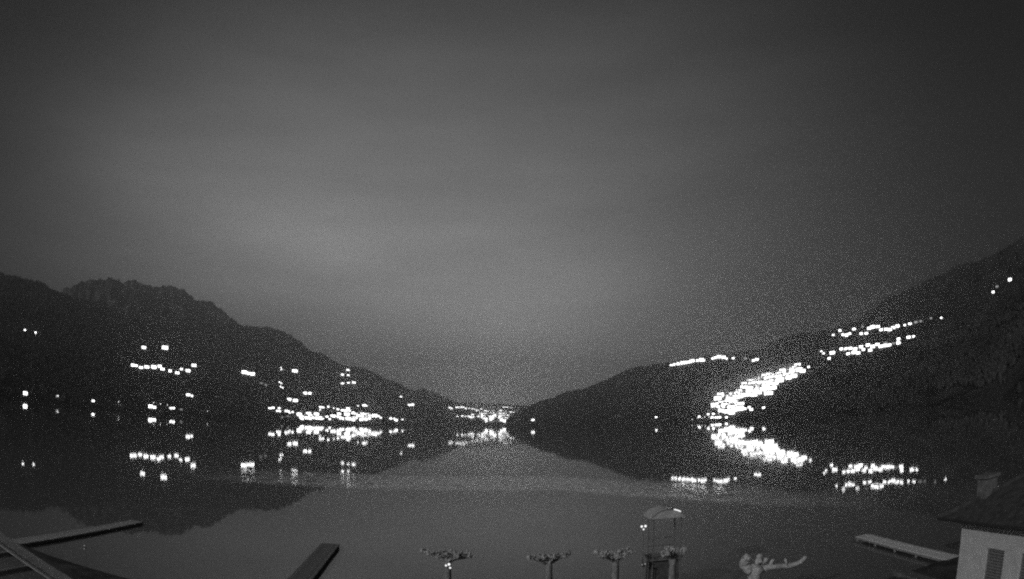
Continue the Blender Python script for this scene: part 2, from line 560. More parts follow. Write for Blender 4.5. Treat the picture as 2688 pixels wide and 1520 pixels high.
def make_lamp():
    root = empty('street_lamp')
    MB().tube([(0, 0, -1), (0, 0, 3), (0, 0, 6.2)], [0.12, 0.10, 0.07], 6).build('post', M['dark_metal'], root)
    MB().tube([(0, 0, 6.0), (0, -0.4, 6.5), (0, -1.0, 6.6)], 0.06, 6).build('arm', M['dark_metal'], root)
    hd = MB().quad_prism([(-0.4, -1.5), (0.4, -1.5), (0.4, -0.7), (-0.4, -0.7)], 6.62, 6.8).build('lamp_hood', M['dark_metal'], root)
    MB().blob((0, -1.1, 5.75), 0.85, 0.0, sz=0.9).build('lamp_glass', M['lamp'], root)
    remember(root)
    return root
HOUSE, HOUSE_D, HOUSE_F, LAMP, LAMP_D, FLOOD = make_house(), make_house(), make_house(), make_lamp(), make_lamp(), make_lamp()
for proto, key in ((HOUSE_D, 'win_dim'), (HOUSE_F, 'win_far'), (LAMP_D, 'lamp_dim'), (FLOOD, 'lamp_flood')):
    for c in KIDS[proto.name]:
        if c.name.startswith(('window', 'lamp_glass')):
            c.data = c.data.copy() if c.data.users < 7 else c.data
            c.data.materials[0] = M[key]
PROTOS = (HOUSE, HOUSE_D, HOUSE_F, LAMP, LAMP_D, FLOOD)
def light(hill, px, py, w, label, group, dim=False, kind=None, size=None, tall=1.0):
    if hill is FAR:                       # where the western or eastern hill stands in front, build on that hill
        a_, e_ = pazel(px, py)
        for h_, lim in ((LEFT, -2.8), (RIGHT, -0.4)):
            if (a_ < lim if h_ is LEFT else a_ > lim) and e_ < np.interp(a_, h_.az, h_.el):
                hill = h_
    a, d, p = hill.hit(px, py)
    wm = w / F_PX * d * 1.15
    if kind is None:
        kind = 'house' if wm > 5.2 else 'lamp'
    face = math.atan2(-p.x, p.y)          # turn -Y towards the lake end where the camera stands
    if kind == 'house':
        o = copy_tree(HOUSE_D if dim else HOUSE_F if d > 2900 else HOUSE)
        sz = size or min(max(wm * 0.92, 6.5), 26 if d < 3000 else 36)
        o.location = p + Vector((0, 0, -0.02 * sz))
        o.scale = (sz, sz * random.uniform(0.9, 1.15), sz * random.uniform(1.1, 1.4) if sz < 11 else sz * random.uniform(0.9, 1.15))
        o.rotation_euler = (0, 0, face + random.uniform(-0.35, 0.35))
        o.scale.z *= tall
        tag(o, label.format('dimly' if dim else 'brightly', 'house'), 'house', group + (' dim' if dim else '') + ' houses')
        SPOTS.append((p.x, p.y, sz * 0.9))
    else:
        o = copy_tree(FLOOD if kind == 'flood' else LAMP_D if dim else LAMP)
        o.location = p
        o.rotation_euler = (0, 0, face + random.uniform(-0.5, 0.5))
        tag(o, label.format('dimly' if dim else 'brightly', 'street lamp'), 'street lamp', group + (' dim' if dim else '') + ' lamps')
        SPOTS.append((p.x, p.y, 7))
    return o
def batch(hill, pts, label, group, **k):
    for q in pts:
        light(hill, q[0], q[1], q[2], label, group, dim=(len(q) > 3), **k)
def fill(hill, poly, n, w, label, group, lamps=0.25, tall=1.0):
    xs_, ys_ = [p[0] for p in poly], [p[1] for p in poly]
    done = []
    tries = 0
    while len(done) < n and tries < 4000:
        tries += 1
        x, y = random.uniform(min(xs_), max(xs_)), random.uniform(min(ys_), max(ys_))
        ins, j = False, len(poly) - 1
        for i in range(len(poly)):
            if (poly[i][1] > y) != (poly[j][1] > y) and x < (poly[j][0] - poly[i][0]) * (y - poly[i][1]) / (poly[j][1] - poly[i][1]) + poly[i][0]:
                ins = not ins
            j = i
        if not ins or any(abs(x - u) < w * 0.45 and abs(y - v) < w * 0.3 for u, v in done):
            continue
        done.append((x, y))
        light(hill, x, y, w * random.uniform(0.8, 1.15), label, group, kind='lamp' if random.random() < lamps else 'house', tall=tall)

batch(LEFT, [(66, 869, 6), (93, 875, 6), (93, 884, 3, 1)], '{} lit {} of the lone farmstead high on the dark western slope', 'high western farmstead')
batch(LEFT, [(376, 916, 13), (435, 918, 18)], '{} lit {} standing alone above the western hamlet row', 'upper western pair')
batch(LEFT, [(348, 962, 11), (357, 963, 8), (370, 968, 11), (384, 967, 14), (402, 968, 15), (418, 965, 11), (427, 972, 12), (447, 977, 9), (464, 982, 12), (476, 972, 8), (492, 977, 13), (509, 963, 13)],
      '{} lit {} in the hamlet row strung across the western slope', 'western hamlet row')
batch(LEFT, [(495, 1040, 11), (504, 1042, 7)], '{} lit {} of the pair below the western hamlet row', 'low western pair')
batch(LEFT, [(641, 982, 15), (650, 984, 12), (661, 986, 15), (685, 1008, 8, 1), (697, 1013, 7, 1)], '{} lit {} in the tight cluster under the shoulder of the western ridge', 'shoulder cluster')
batch(LEFT, [(737, 967, 4), (738, 972, 4), (745, 973, 3, 1), (733, 1005, 4), (738, 1008, 4), (737, 1017, 4), (742, 1020, 4)], 'small {} lit {} scattered under the sloping western ridge', 'small ridge lights')
batch(LEFT, [(773, 978, 15)], '{} lit lone {} under the sloping western ridge', 'single ridge light')
batch(LEFT, [(802, 1036, 11), (813, 1036, 11), (760, 1052, 11), (775, 1055, 13)], '{} lit {} of the pairs just above the western lakeside town', 'pairs above the town')
batch(LEFT, [(914, 974, 8), (899, 986, 8), (914, 987, 7), (899, 1009, 8), (914, 1007, 7), (927, 1007, 10)], '{} lit {} of the stacked group close under the western ridge line', 'stacked ridge group')
batch(LEFT, [(1053, 1043, 6), (1074, 1065, 9), (1082, 1065, 11), (940, 1067, 3), (955, 1067, 9), (962, 1067, 7)], '{} lit isolated {} above the end of the western lakeside town', 'end of town lights')
batch(LEFT, [(68, 1037, 13), (150, 1043, 7, 1), (153, 1047, 6, 1), (244, 1055, 6), (312, 1062, 5), (394, 1071, 12), (404, 1072, 12), (404, 1064, 4), (422, 1067, 3, 1), (440, 1070, 4), (449, 1074, 7), (456, 1074, 7),
             (476, 1077, 5, 1), (545, 1085, 4, 1)], '{} lit {} beside the dark western shore road', 'western shore road')
T = '{} lit {} in a street of the western lakeside town'
batch(LEFT, [(708, 1074, 9), (716, 1073, 9), (732, 1074, 7), (727, 1081, 6), (734, 1082, 6), (750, 1082, 8), (757, 1082, 6), (760, 1086, 6), (768, 1084, 6), (740, 1097, 4, 1), (756, 1095, 4, 1),
             (858, 1096, 8), (848, 1101, 4), (865, 1103, 6), (841, 1072, 7), (848, 1072, 7), (862, 1070, 6), (840, 1078, 4), (876, 1073, 4), (887, 1077, 7), (898, 1080, 9), (906, 1081, 9), (912, 1075, 10),
             (916, 1081, 9), (926, 1087, 10), (934, 1090, 9), (938, 1093, 9), (950, 1092, 10), (958, 1091, 9), (965, 1090, 10), (978, 1094, 12), (992, 1095, 8), (998, 1099, 8),
             (1025, 1101, 8), (1035, 1101, 6), (1040, 1106, 10), (1056, 1103, 5), (1064, 1104, 4, 1), (1079, 1107, 4, 1)], T, 'western lakeside town')
fill(LEFT, [(772, 1093), (790, 1089), (842, 1090), (842, 1103), (776, 1103)], 18, 12, '{} lit {} in the waterfront block at the near end of the western town', 'western waterfront block', 0.2)
fill(LEFT, [(872, 1094), (890, 1089), (960, 1091), (988, 1096), (990, 1106), (872, 1106)], 26, 13, '{} lit {} in the dense waterfront centre of the western town', 'western waterfront centre', 0.2)
T = '{} lit {} in the far town filling the valley gap'
batch(FAR, [(1180, 1072, 6), (1185, 1074, 6), (1198, 1071, 6), (1204, 1071, 6), (1210, 1070, 6), (1216, 1071, 6), (1223, 1071, 6), (1231, 1073, 5), (1240, 1075, 5), (1246, 1075, 4), (1255, 1076, 4), (1264, 1075, 5),
            (1286, 1080, 4), (1295, 1079, 5), (1341, 1083, 6), (1348, 1083, 4), (1323, 1070, 5), (1328, 1070, 5), (1333, 1070, 4), (1341, 1071, 4),
            (1200, 1094, 5), (1214, 1094, 6), (1221, 1094, 4), (1229, 1094, 6)], T, 'valley town')
fill(FAR, [(1252, 1079), (1284, 1078), (1280, 1086), (1262, 1085)], 8, 6, T, 'valley town', 0.3)
fill(FAR, [(1305, 1078), (1334, 1082), (1333, 1086), (1310, 1083)], 7, 6, T, 'valley town', 0.3)
fill(FAR, [(1229, 1091), (1242, 1086), (1262, 1092), (1262, 1099), (1232, 1098)], 9, 6, T, 'valley town', 0.3)
fill(FAR, [(1262, 1092), (1284, 1088), (1292, 1095), (1288, 1109), (1264, 1109)], 22, 15, '{} lit {} in the glaring harbour core of the far valley town', 'valley harbour core', 0.2, 1.8)
fill(FAR, [(1290, 1092), (1330, 1092), (1337, 1098), (1336, 1109), (1320, 1109), (1314, 1099), (1290, 1098)], 22, 14, '{} lit {} on the far valley town waterfront beside the eastern point', 'valley waterfront', 0.3, 1.4)
batch(FAR, [(1272, 1099, 8), (1278, 1103, 8), (1284, 1098, 8), (1327, 1100, 8), (1332, 1104, 8)], 'glaring {} lit tall {} at the harbour of the far valley town', 'valley floodlights', kind='flood')
batch(RIGHT, [(1398, 1105, 9)], '{} lit single {} at the foot of the eastern point', 'eastern point')
batch(RIGHT, [(1723, 1097, 5)], 'small {} lit lone {} on the dark eastern shore', 'eastern shore lone')
batch(RIGHT, [(1762, 961, 8), (1772, 960, 10), (1781, 959, 13), (1792, 957, 14), (1801, 956, 13), (1810, 954, 13), (1819, 951, 13), (1832, 950, 11), (1841, 949, 13), (1848, 949, 9), (1872, 944, 9), (1880, 942, 11),
              (1889, 941, 14), (1899, 942, 12), (1908, 944, 6), (1925, 943, 7), (1957, 944, 8, 1), (1979, 949, 8), (1987, 947, 10)], '{} lit {} in the row along the eastern hill crest', 'eastern crest row')
T = '{} lit {} in the crowded eastern village running down to the lake'
def zz(pts, s=.18546, ox=1780, oy=960):
    return [(ox + a * s, oy + b * s) for a, b in pts]
fill(RIGHT, zz([(480, 540), (560, 460), (730, 400), (800, 470), (930, 600), (860, 690), (700, 700), (560, 640)]), 34, 18, '{} lit {} in the lakeside heart of the crowded eastern village', 'eastern village heart', 0.3)
fill(RIGHT, zz([(800, 430), (900, 340), (1020, 240), (1240, 170), (1420, 120), (1590, 70), (1700, 20), (1790, 90), (1650, 180), (1480, 230), (1370, 330), (1300, 420), (1000, 440), (850, 480)]), 80, 17, T, 'eastern village', 0.15)
batch(RIGHT, [(1890, 1068, 8), (1905, 1062, 8), (1915, 1070, 8), (1925, 1050, 8), (1960, 1035, 8), (2000, 1015, 8), (2040, 1000, 8), (2085, 985, 8)],
      'glaring {} lit tall {} in the crowded eastern village', 'eastern village floodlights', kind='flood')
batch(RIGHT, [(2122, 966, 7), (1956, 1076, 7), (1968, 1072, 8), (1972, 1078, 9), (2004, 1073, 8)], T, 'eastern village')
batch(RIGHT, [(1817, 1107, 4, 1), (1832, 1103, 4), (1836, 1096, 5), (1843, 1104, 4), (1851, 1101, 4), (1861, 1101, 4), (1866, 1105, 4), (1870, 1098, 5), (1874, 1104, 4), (1880, 1098, 5), (1885, 1098, 5), (1891, 1098, 5),
              (1907, 1098, 6), (1860, 1090, 6), (1873, 1089, 6), (1887, 1092, 4)], '{} lit {} on the harbour front below the eastern village', 'eastern harbour')
T = '{} lit {} in the upper of two rows high on the eastern slope'
batch(RIGHT, [(2187, 882, 7), (2205, 871, 8), (2214, 882, 12), (2222, 884, 12), (2230, 879, 9), (2242, 867, 10), (2265, 860, 7, 1), (2262, 879, 9), (2274, 878, 10), (2281, 866, 11), (2292, 863, 14), (2303, 861, 12),
              (2314, 869, 10), (2325, 868, 13), (2337, 869, 13), (2346, 864, 12), (2356, 860, 12), (2375, 856, 7), (2388, 853, 10), (2404, 849, 10, 1), (2416, 846, 8, 1), (2444, 838, 7, 1), (2470, 837, 6)], T, 'upper eastern row')
T = '{} lit {} in the lower of two rows high on the eastern slope'
batch(RIGHT, [(2157, 924, 5), (2163, 930, 6), (2177, 944, 8), (2187, 930, 15), (2208, 920, 9), (2220, 919, 11), (2226, 932, 11), (2233, 918, 11), (2242, 929, 13), (2246, 920, 12), (2254, 930, 12), (2260, 914, 11),
              (2267, 921, 9), (2278, 910, 12), (2284, 923, 11), (2290, 914, 13), (2302, 908, 12), (2312, 913, 12), (2324, 903, 9, 1), (2324, 911, 13), (2336, 909, 12), (2346, 904, 8, 1), (2358, 904, 11), (2360, 893, 10),
              (2385, 889, 12), (2397, 886, 8)], T, 'lower eastern row')
batch(RIGHT, [(2607, 770, 8), (2651, 739, 11), (2618, 755, 8, 1)], '{} lit lonely {} high on the dark eastern slope above both rows', 'lonely high eastern')
for p in PROTOS:
    def kill(o):
        for c in KIDS.get(o.name, []):
            kill(c)
        bpy.data.objects.remove(o)
    kill(p)

# mist and chimney smoke hanging over the eastern village
MIST = []
for px, py, r in [(1770, 1078, 14), (1815, 1070, 30), (1850, 1063, 42), (1890, 1056, 52), (1940, 1036, 46), (2000, 1012, 42), (2060, 992, 36), (2105, 974, 22)]:
    MIST.append((RIGHT.hit(px, py)[2] + Vector((0, 0, 6)), r))
mm = bpy.data.materials.new('village mist')
mm.use_nodes = True
mm.node_tree.nodes.clear()
mo_ = mm.node_tree.nodes.new('ShaderNodeOutputMaterial')
mv_ = mm.node_tree.nodes.new('ShaderNodeVolumePrincipled')
mv_.inputs['Color'].default_value = (0.98, 0.98, 0.98, 1)
mv_.inputs['Density'].default_value = 6.0e-3
mv_.inputs['Anisotropy'].default_value = 0.2
mm.node_tree.links.new(mv_.outputs[0], mo_.inputs['Volume'])
mist = MB().tube([p for p, r in MIST], [r for p, r in MIST], 12, 0.18, random.Random(5)).build('mist', mm)
tag(mist, 'pale lit mist hanging over the crowded eastern village', 'mist', kind='stuff')

# ------------------------------------------------------------------ woods on the slopes
def forest(hill, name, label, a0, a1, n, hmin, hmax, tmin=0.0, tmax=1.15):
    aa = RNG.uniform(a0, a1, n)
    tt = RNG.uniform(tmin, tmax, n)
    k = n // 4
    tt[:k] = RNG.uniform(0.9, 1.04, k)
    S, D, zr = hill.params(aa)
    dd = S + D * tt
    z = hill.height(aa, dd)
    x, y = dd * np.sin(np.radians(aa)), dd * np.cos(np.radians(aa))
    ok = z > 0.3
    ok &= fbm(x / 160, y / 160, 91, 3) > -0.13
    for sx, sy, sr in SPOTS:
        d0 = math.hypot(sx, sy)
        ux, uy = sx / d0, sy / d0
        al = (x - sx) * ux + (y - sy) * uy
        la = np.abs((x - sx) * uy - (y - sy) * ux)
        ok &= ~((la < sr + 5) & (al < sr) & (al > -110))
    x, y, z = x[ok], y[ok], z[ok]
    m = len(x)
    h = RNG.uniform(hmin, hmax, m)
    r = h * RNG.uniform(0.22, 0.36, m)
    seg = 5
    ang = np.arange(seg) * 2 * math.pi / seg
    V = np.zeros((m, 2 + 2 * seg, 3))
    V[:, 0] = np.stack([x, y, z - 1.5], -1)
    V[:, 1] = np.stack([x + RNG.normal(0, .06, m) * h, y + RNG.normal(0, .06, m) * h, z + h], -1)
    ph = RNG.uniform(0, 6.28, m)
    for i in range(seg):
        for ring, (zf, rf) in enumerate(((0.22, 0.85), (0.62, 1.0))):
            rr = r * rf * RNG.uniform(0.55, 1.25, m)
            V[:, 2 + ring * seg + i] = np.stack([x + rr * np.cos(ang[i] + ph), y + rr * np.sin(ang[i] + ph), z + h * (zf + RNG.uniform(-.1, .1, m))], -1)
    fs = []
    for i in range(seg):
        j = (i + 1) % seg
        fs += [(0, 2 + j, 2 + i), (2 + i, 2 + j, 2 + seg + j), (2 + i, 2 + seg + j, 2 + seg + i), (1, 2 + seg + i, 2 + seg + j)]
    fs = np.array(fs)
    Fc = (fs[None] + (np.arange(m) * (2 + 2 * seg))[:, None, None]).reshape(-1, 3)
    V = V.reshape(-1, 3)
    me = bpy.data.meshes.new(name)
    me.vertices.add(len(V))
    me.vertices.foreach_set('co', V.ravel())
    me.loops.add(len(Fc) * 3)
    me.loops.foreach_set('vertex_index', Fc.ravel().astype(np.int32))
    me.polygons.add(len(Fc))
    me.polygons.foreach_set('loop_start', (np.arange(len(Fc)) * 3).astype(np.int32))
    me.materials.append(M['forest'])
    me.update(calc_edges=True)
    me.validate()
    o = bpy.data.objects.new(name, me)
    COL.objects.link(o)
    tag(o, label, 'woodland', kind='stuff')
forest(LEFT, 'woodland', 'dark wooded slope on the western side of the lake', -60, -3.2, 22000, 8, 17)
forest(RIGHT, 'woodland', 'dark wooded slope on the eastern side of the lake', -0.4, 62, 22000, 7, 15)
forest(FAR, 'woodland', 'faint distant woods at the valley end', -14, 9, 3500, 9, 17, 0.3)
forest(PEAK, 'woodland', 'dim woods on the mountain behind the eastern hill', 25, 60, 7000, 10, 18, 0.5)

# ------------------------------------------------------------------ piers
def pier(name, x0, y0, x1, y1, width, z, m, label, group, post=0.55):
    root = empty(name, (x0, y0, 0), math.atan2(-(x1 - x0), y1 - y0))
    ln = math.hypot(x1 - x0, y1 - y0)
    n = int(ln / 0.2)
    me = None
    for i in range(n):
        if me is None:
            o = MB().box(-width / 2, width / 2, -0.09, 0.09, z - 0.05, z).build('plank', m, root)
            me = o.data
        else:
            o = bpy.data.objects.new('plank', me)
            COL.objects.link(o)
            o.parent = root
        o.location = (random.uniform(-0.02, 0.02), 0.1 + i * 0.2, random.uniform(-0.008, 0.008))
    for s in (-1, 1):
        MB().box(s * width * 0.42 - 0.07, s * width * 0.42 + 0.07, 0, ln, z - 0.20, z - 0.06).build('beam', M['pile'], root)
    pm = None
    k = int(ln / 2.6)
    for i in range(k + 1):
        for s in (-1, 1):
            if pm is None:
                o = MB().tube([(0, 0, -2.0), (0, 0, z - 0.21)], 0.09, 8).build('pile', M['pile'], root)
                pm = o.data
            else:
                o = bpy.data.objects.new('pile', pm)
                COL.objects.link(o)
                o.parent = root
            o.location = (s * width * 0.42, 0.3 + i * (ln - 0.6) / k, 0)
    tag(root, label, 'pier')
    return root
pier('wooden_pier', -31.4, 27.5, -31.5, 47.6, 1.25, 0.22, M['dim_plank'], 'dim wooden pier reaching into the dark western water', None)
pier('wooden_pier', -11.6, 28.5, -14.1, 49.3, 1.45, 0.26, M['dark_plank'], 'dark wet jetty standing out against the lighter water', None)
pier('wooden_pier', 25.0, 27.5, 25.15, 42.0, 1.15, 0.34, M['plank'], 'pale wooden pier beside the plastered house', None)

# ------------------------------------------------------------------ house by the shore (hip roof, pale plaster)
hs = empty('lakeside_house', (21.25, 24.7, 0.5))
def hx(x0, x1, y0, y1, z0, z1, name, m, par=hs):
    return MB().box(x0 - 21.25, x1 - 21.25, y0 - 24.7, y1 - 24.7, z0 - 0.5, z1 - 0.5).build(name, m, par)
tag(hs, 'pale plastered lakeside house with dark hipped roof and shuttered windows', 'house')
WX0, WX1, YN, YS = 21.25, 31.0, 24.7, 8.0
wins = [(20.95, 22.45), (18.15, 19.7), (15.3, 16.8), (12.4, 13.9)]
WZ0, WZ1 = 0.75, 2.62
wb = MB()
def wbox(x0, x1, y0, y1, z0, z1):
    wb.box(x0 - 21.25, x1 - 21.25, y0 - 24.7, y1 - 24.7, z0 - 0.5, z1 - 0.5)
edges = [YN]
for a, b in wins:
    edges += [b, a]
edges.append(YS)
for i in range(0, len(edges), 2):
    wbox(WX0, WX0 + 0.3, edges[i + 1], edges[i], 0.2, 3.95)
for a, b in wins:
    wbox(WX0 + 0.002, WX0 + 0.3, a, b, WZ1, 3.95)
    wbox(WX0 + 0.002, WX0 + 0.3, a, b, 0.2, WZ0)
wbox(WX0 + 0.3, WX1, YN - 0.3, YN, 0.2, 3.95)
wbox(WX0 + 0.3, WX1, YS, YS + 0.3, 0.2, 3.95)
wbox(WX1, WX1 + 0.3, YS, YN, 0.2, 3.95)
wb.build('wall', M['render_wall'], hs)
for a, b in wins:
    fr = MB()
    X = WX0 + 0.16 - 21.25
    def fb(y0, y1, z0, z1):
        fr.box(X, X + 0.06, y0 - 24.7, y1 - 24.7, z0 - 0.5, z1 - 0.5)
    fb(a, a + 0.07, WZ0, WZ1); fb(b - 0.07, b, WZ0, WZ1); fb(a + 0.07, b - 0.07, WZ1 - 0.07, WZ1); fb(a + 0.07, b - 0.07, WZ0, WZ0 + 0.07)
    wo = fr.build('window', M['shutter'], hs)
    mid = (a + b) / 2
    for y0, y1 in ((a + 0.07, mid - 0.01), (mid + 0.01, b - 0.07)):
        for k in range(12):
            zk = WZ0 + 0.1 + k * 0.145
            sl = MB()
            sl.hexa([(X + 0.0, y0 - 24.7, zk - 0.5), (X + 0.05, y0 - 24.7, zk - 0.5 + 0.08), (X + 0.05, y1 - 24.7, zk - 0.5 + 0.08), (X + 0.0, y1 - 24.7, zk - 0.5),
                     (X + 0.0, y0 - 24.7, zk - 0.5 + 0.02), (X + 0.05, y0 - 24.7, zk - 0.5 + 0.1), (X + 0.05, y1 - 24.7, zk - 0.5 + 0.1), (X + 0.0, y1 - 24.7, zk - 0.5 + 0.02)])
            sl.build('slat', M['shutter'], wo)
    hx(WX0 + 0.23, WX0 + 0.25, a, b, WZ0, WZ1, 'pane', M['glass'], wo).matrix_parent_inverse = Matrix()
    hx(WX0 - 0.06, WX0 + 0.15, a - 0.05, b + 0.05, WZ0 - 0.08, WZ0 - 0.003, 'sill', M['frame'], wo)
# hip roof
EX0, EX1, EY0, EY1, EZ, SL = 20.3, 32.2, 7.1, 25.7, 4.0, 0.47
half = (EX1 - EX0) / 2
def rz_(x, y):
    return EZ + SL * min(x - EX0, EX1 - x, EY1 - y, y - EY0)
rb = MB()
cx_ = (EX0 + EX1) / 2
ncs = 18
def loc(x, y, z):
    return (x - 21.25, y - 24.7, z - 0.5)
for i in range(ncs):                    # tile courses laid one over the next on all four faces
    o0, o1 = half * i / ncs, half * (i + 1) / ncs + 0.03
    z0, z1 = EZ + SL * o0 + 0.05, EZ + SL * o1 + 0.015
    ring0 = [(EX0 + o0, EY0 + o0), (EX1 - o0, EY0 + o0), (EX1 - o0, EY1 - o0), (EX0 + o0, EY1 - o0)]
    ring1 = [(EX0 + o1, EY0 + o1), (EX1 - o1, EY0 + o1), (EX1 - o1, EY1 - o1), (EX0 + o1, EY1 - o1)]
    n = len(rb.v)
    rb.v += [loc(x, y, z0 - 0.06) for x, y in ring0] + [loc(x, y, z0) for x, y in ring0] + [loc(x, y, z1) for x, y in ring1]
    for k in range(4):
        j = (k + 1) % 4
        rb.f += [(n + k, n + j, n + 4 + j, n + 4 + k), (n + 4 + k, n + 4 + j, n + 8 + j, n + 8 + k)]
n = len(rb.v)
rb.v += [loc(x, y, EZ - 0.06) for x, y in ((EX0, EY0), (EX1, EY0), (EX1, EY1), (EX0, EY1))]
rb.f.append((n + 3, n + 2, n + 1, n))
rf = rb.build('roof', M['roof'], hs)
for hxs, hys in ((EX0, EY1), (EX0, EY0), (EX1, EY1), (EX1, EY0)):
    sx, sy = (1 if hxs == EX0 else -1), (-1 if hys == EY1 else 1)
    MB().tube([loc(hxs + sx * t, hys + sy * t, EZ + SL * t + 0.06) for t in (0, half / 2, half)], 0.1, 6).build('hip_cap', M['roof'], rf)
MB().tube([loc(EX0 - 0.05, EY1, EZ + 0.0), loc(EX0 - 0.05, EY0, EZ + 0.0)], 0.075, 8).build('gutter', M['dark_metal'], rf)
ch = MB().box(21.9 - 21.25, 22.75 - 21.25, 23.55 - 24.7, 24.35 - 24.7, 4.0, 5.25)
chm = ch.build('chimney', M['chimney'], rf)
MB().box(21.78 - 21.25, 22.87 - 21.25, 23.43 - 24.7, 24.47 - 24.7, 5.26, 5.42).build('chimney_cap', M['chimney'], rf)

# television antenna on the roof
an = empty('television_antenna', (24.05, 21.85, 5.75))
MB().tube([(0, 0, 0), (0, 0, 1.9), (0, 0, 4.0)], 0.03, 6).build('mast', M['metal'], an)
MB().tube([(-0.42, 0.3, 2.35), (0.5, -0.3, 2.5)], 0.018, 6).build('boom', M['metal'], an)
for t in (0.12, 0.4, 0.68, 0.95):
    cxx = Vector((-0.42, 0.3, 2.35)).lerp(Vector((0.5, -0.3, 2.5)), t)
    MB().tube([cxx - Vector((0, 0, .24)), cxx + Vector((0, 0, .24))], 0.01, 5).build('element', M['metal'], an)
tag(an, 'thin metal television antenna standing on the hipped house roof', 'antenna')

# ------------------------------------------------------------------ sheet metal roof of the building below the camera
PL = lambda x: 4.56 - 0.21 * (x + 18.07)
bh = empty('boathouse', (-18.0, 12.0, 0.5))
def bl(x, y, z):
    return (x + 18.0, y - 12.0, z - 0.5)
def slab(x0, x1, y0, y1, dz0, dz1):
    return MB().hexa([bl(x0, y0, PL(x0) + dz0), bl(x1, y0, PL(x1) + dz0), bl(x1, y1, PL(x1) + dz0), bl(x0, y1, PL(x0) + dz0),
                      bl(x0, y0, PL(x0) + dz1), bl(x1, y0, PL(x1) + dz1), bl(x1, y1, PL(x1) + dz1), bl(x0, y1, PL(x0) + dz1)])
rfl = slab(-24.0, -12.6, 5.0, 16.02, -0.12, 0.0).build('roof', M['tin'], bh)
slab(-24.0, -12.6, 16.03, 17.0, -0.16, 0.05).build('flashing', M['tin_edge'], rfl)
for i in range(10):
    x = -23.6 + i * 1.1
    slab(x - 0.05, x + 0.05, 5.0, 16.0, 0.002, 0.07).build('seam', M['tin_edge'], rfl)
slab(-24.0, -12.6, 15.86, 16.02, 0.072, 0.12).build('seam', M['tin_edge'], rfl)
wbh = MB()
for x0, x1, y0, y1 in ((-23.4, -13.2, 16.2, 16.4), (-23.4, -13.2, 5.4, 5.6), (-23.4, -23.2, 5.6, 16.2), (-13.4, -13.2, 5.6, 16.2)):
    wbh.hexa([bl(x0, y0, 0.3), bl(x1, y0, 0.3), bl(x1, y1, 0.3), bl(x0, y1, 0.3), bl(x0, y0, PL(x0) - .17), bl(x1, y0, PL(x1) - .17), bl(x1, y1, PL(x1) - .17), bl(x0, y1, PL(x0) - .17)])
wbh.build('wall', M['dark_wood'], bh)
MB().hexa([bl(-16.6, 16.42, 0.55), bl(-15.6, 16.42, 0.55), bl(-15.6, 16.47, 0.55), bl(-16.6, 16.47, 0.55), bl(-16.6, 16.42, 2.6), bl(-15.6, 16.42, 2.6), bl(-15.6, 16.47, 2.6), bl(-16.6, 16.47, 2.6)]).build('door', M['dark_plank'], bh)
tag(bh, 'low boathouse with seamed sheet metal roof and worn pale flashing', 'building')

# ------------------------------------------------------------------ pollarded plane trees
def limb(mb, pts, r0, r1, knob, rng):
    n = len(pts)
    mb.tube(pts, [r0 + (r1 - r0) * i / (n - 1) for i in range(n)], 8, 0.14, rng)
    if knob:
        mb.blob(pts[-1], knob, 0.25, rng)
big = empty('plane_tree', (10.75, 27.9, 0.45))
def bp(px, py, dy=0.0):
    v = at_y(px, py, 27.9 + dy)
    return v - Vector((10.75, 27.9, 0.45))
rg = random.Random(3)
t0 = bp(1981, 1508)
tr = MB().tube([(t0.x + 0.02, 0, -0.3), (t0.x, 0, 0.6), tuple(bp(1979, 1530)), tuple(bp(1981, 1508)), tuple(bp(1984, 1492)), tuple(bp(1988, 1482))], [0.40, 0.34, 0.31, 0.34, 0.40, 0.27], 12, 0.08, rg)
tr = tr.build('trunk', M['bark'], big, True)
for pts, r0, r1, kb in [
        ([(1972, 1500), (1958, 1490), (1950, 1480), (1955, 1470), (1960, 1464)], 0.26, 0.18, 0.22),
        ([(1985, 1490), (1990, 1478), (1993, 1468), (1994, 1461)], 0.24, 0.13, 0.15),
        ([(1990, 1480), (2003, 1474), (2010, 1470)], 0.16, 0.10, 0.13),
        ([(1988, 1497), (2008, 1492), (2022, 1485), (2028, 1472)], 0.22, 0.10, 0.11),
        ([(1995, 1494), (2020, 1489), (2048, 1486), (2070, 1486), (2088, 1481), (2102, 1474), (2112, 1465)], 0.16, 0.11, 0.13),
        ([(2064, 1485), (2064, 1476), (2062, 1470)], 0.07, 0.06, 0.08)]:
    mb = MB()
    q = [tuple(bp(a, b, rg.uniform(-0.15, 0.15))) for a, b in pts]
    limb(mb, q, r0, r1, kb, rg)
    mb.build('limb', M['bark'], big, True)
tag(big, 'pale lit pollarded plane tree with knobbly stubs and one long limb', 'tree')
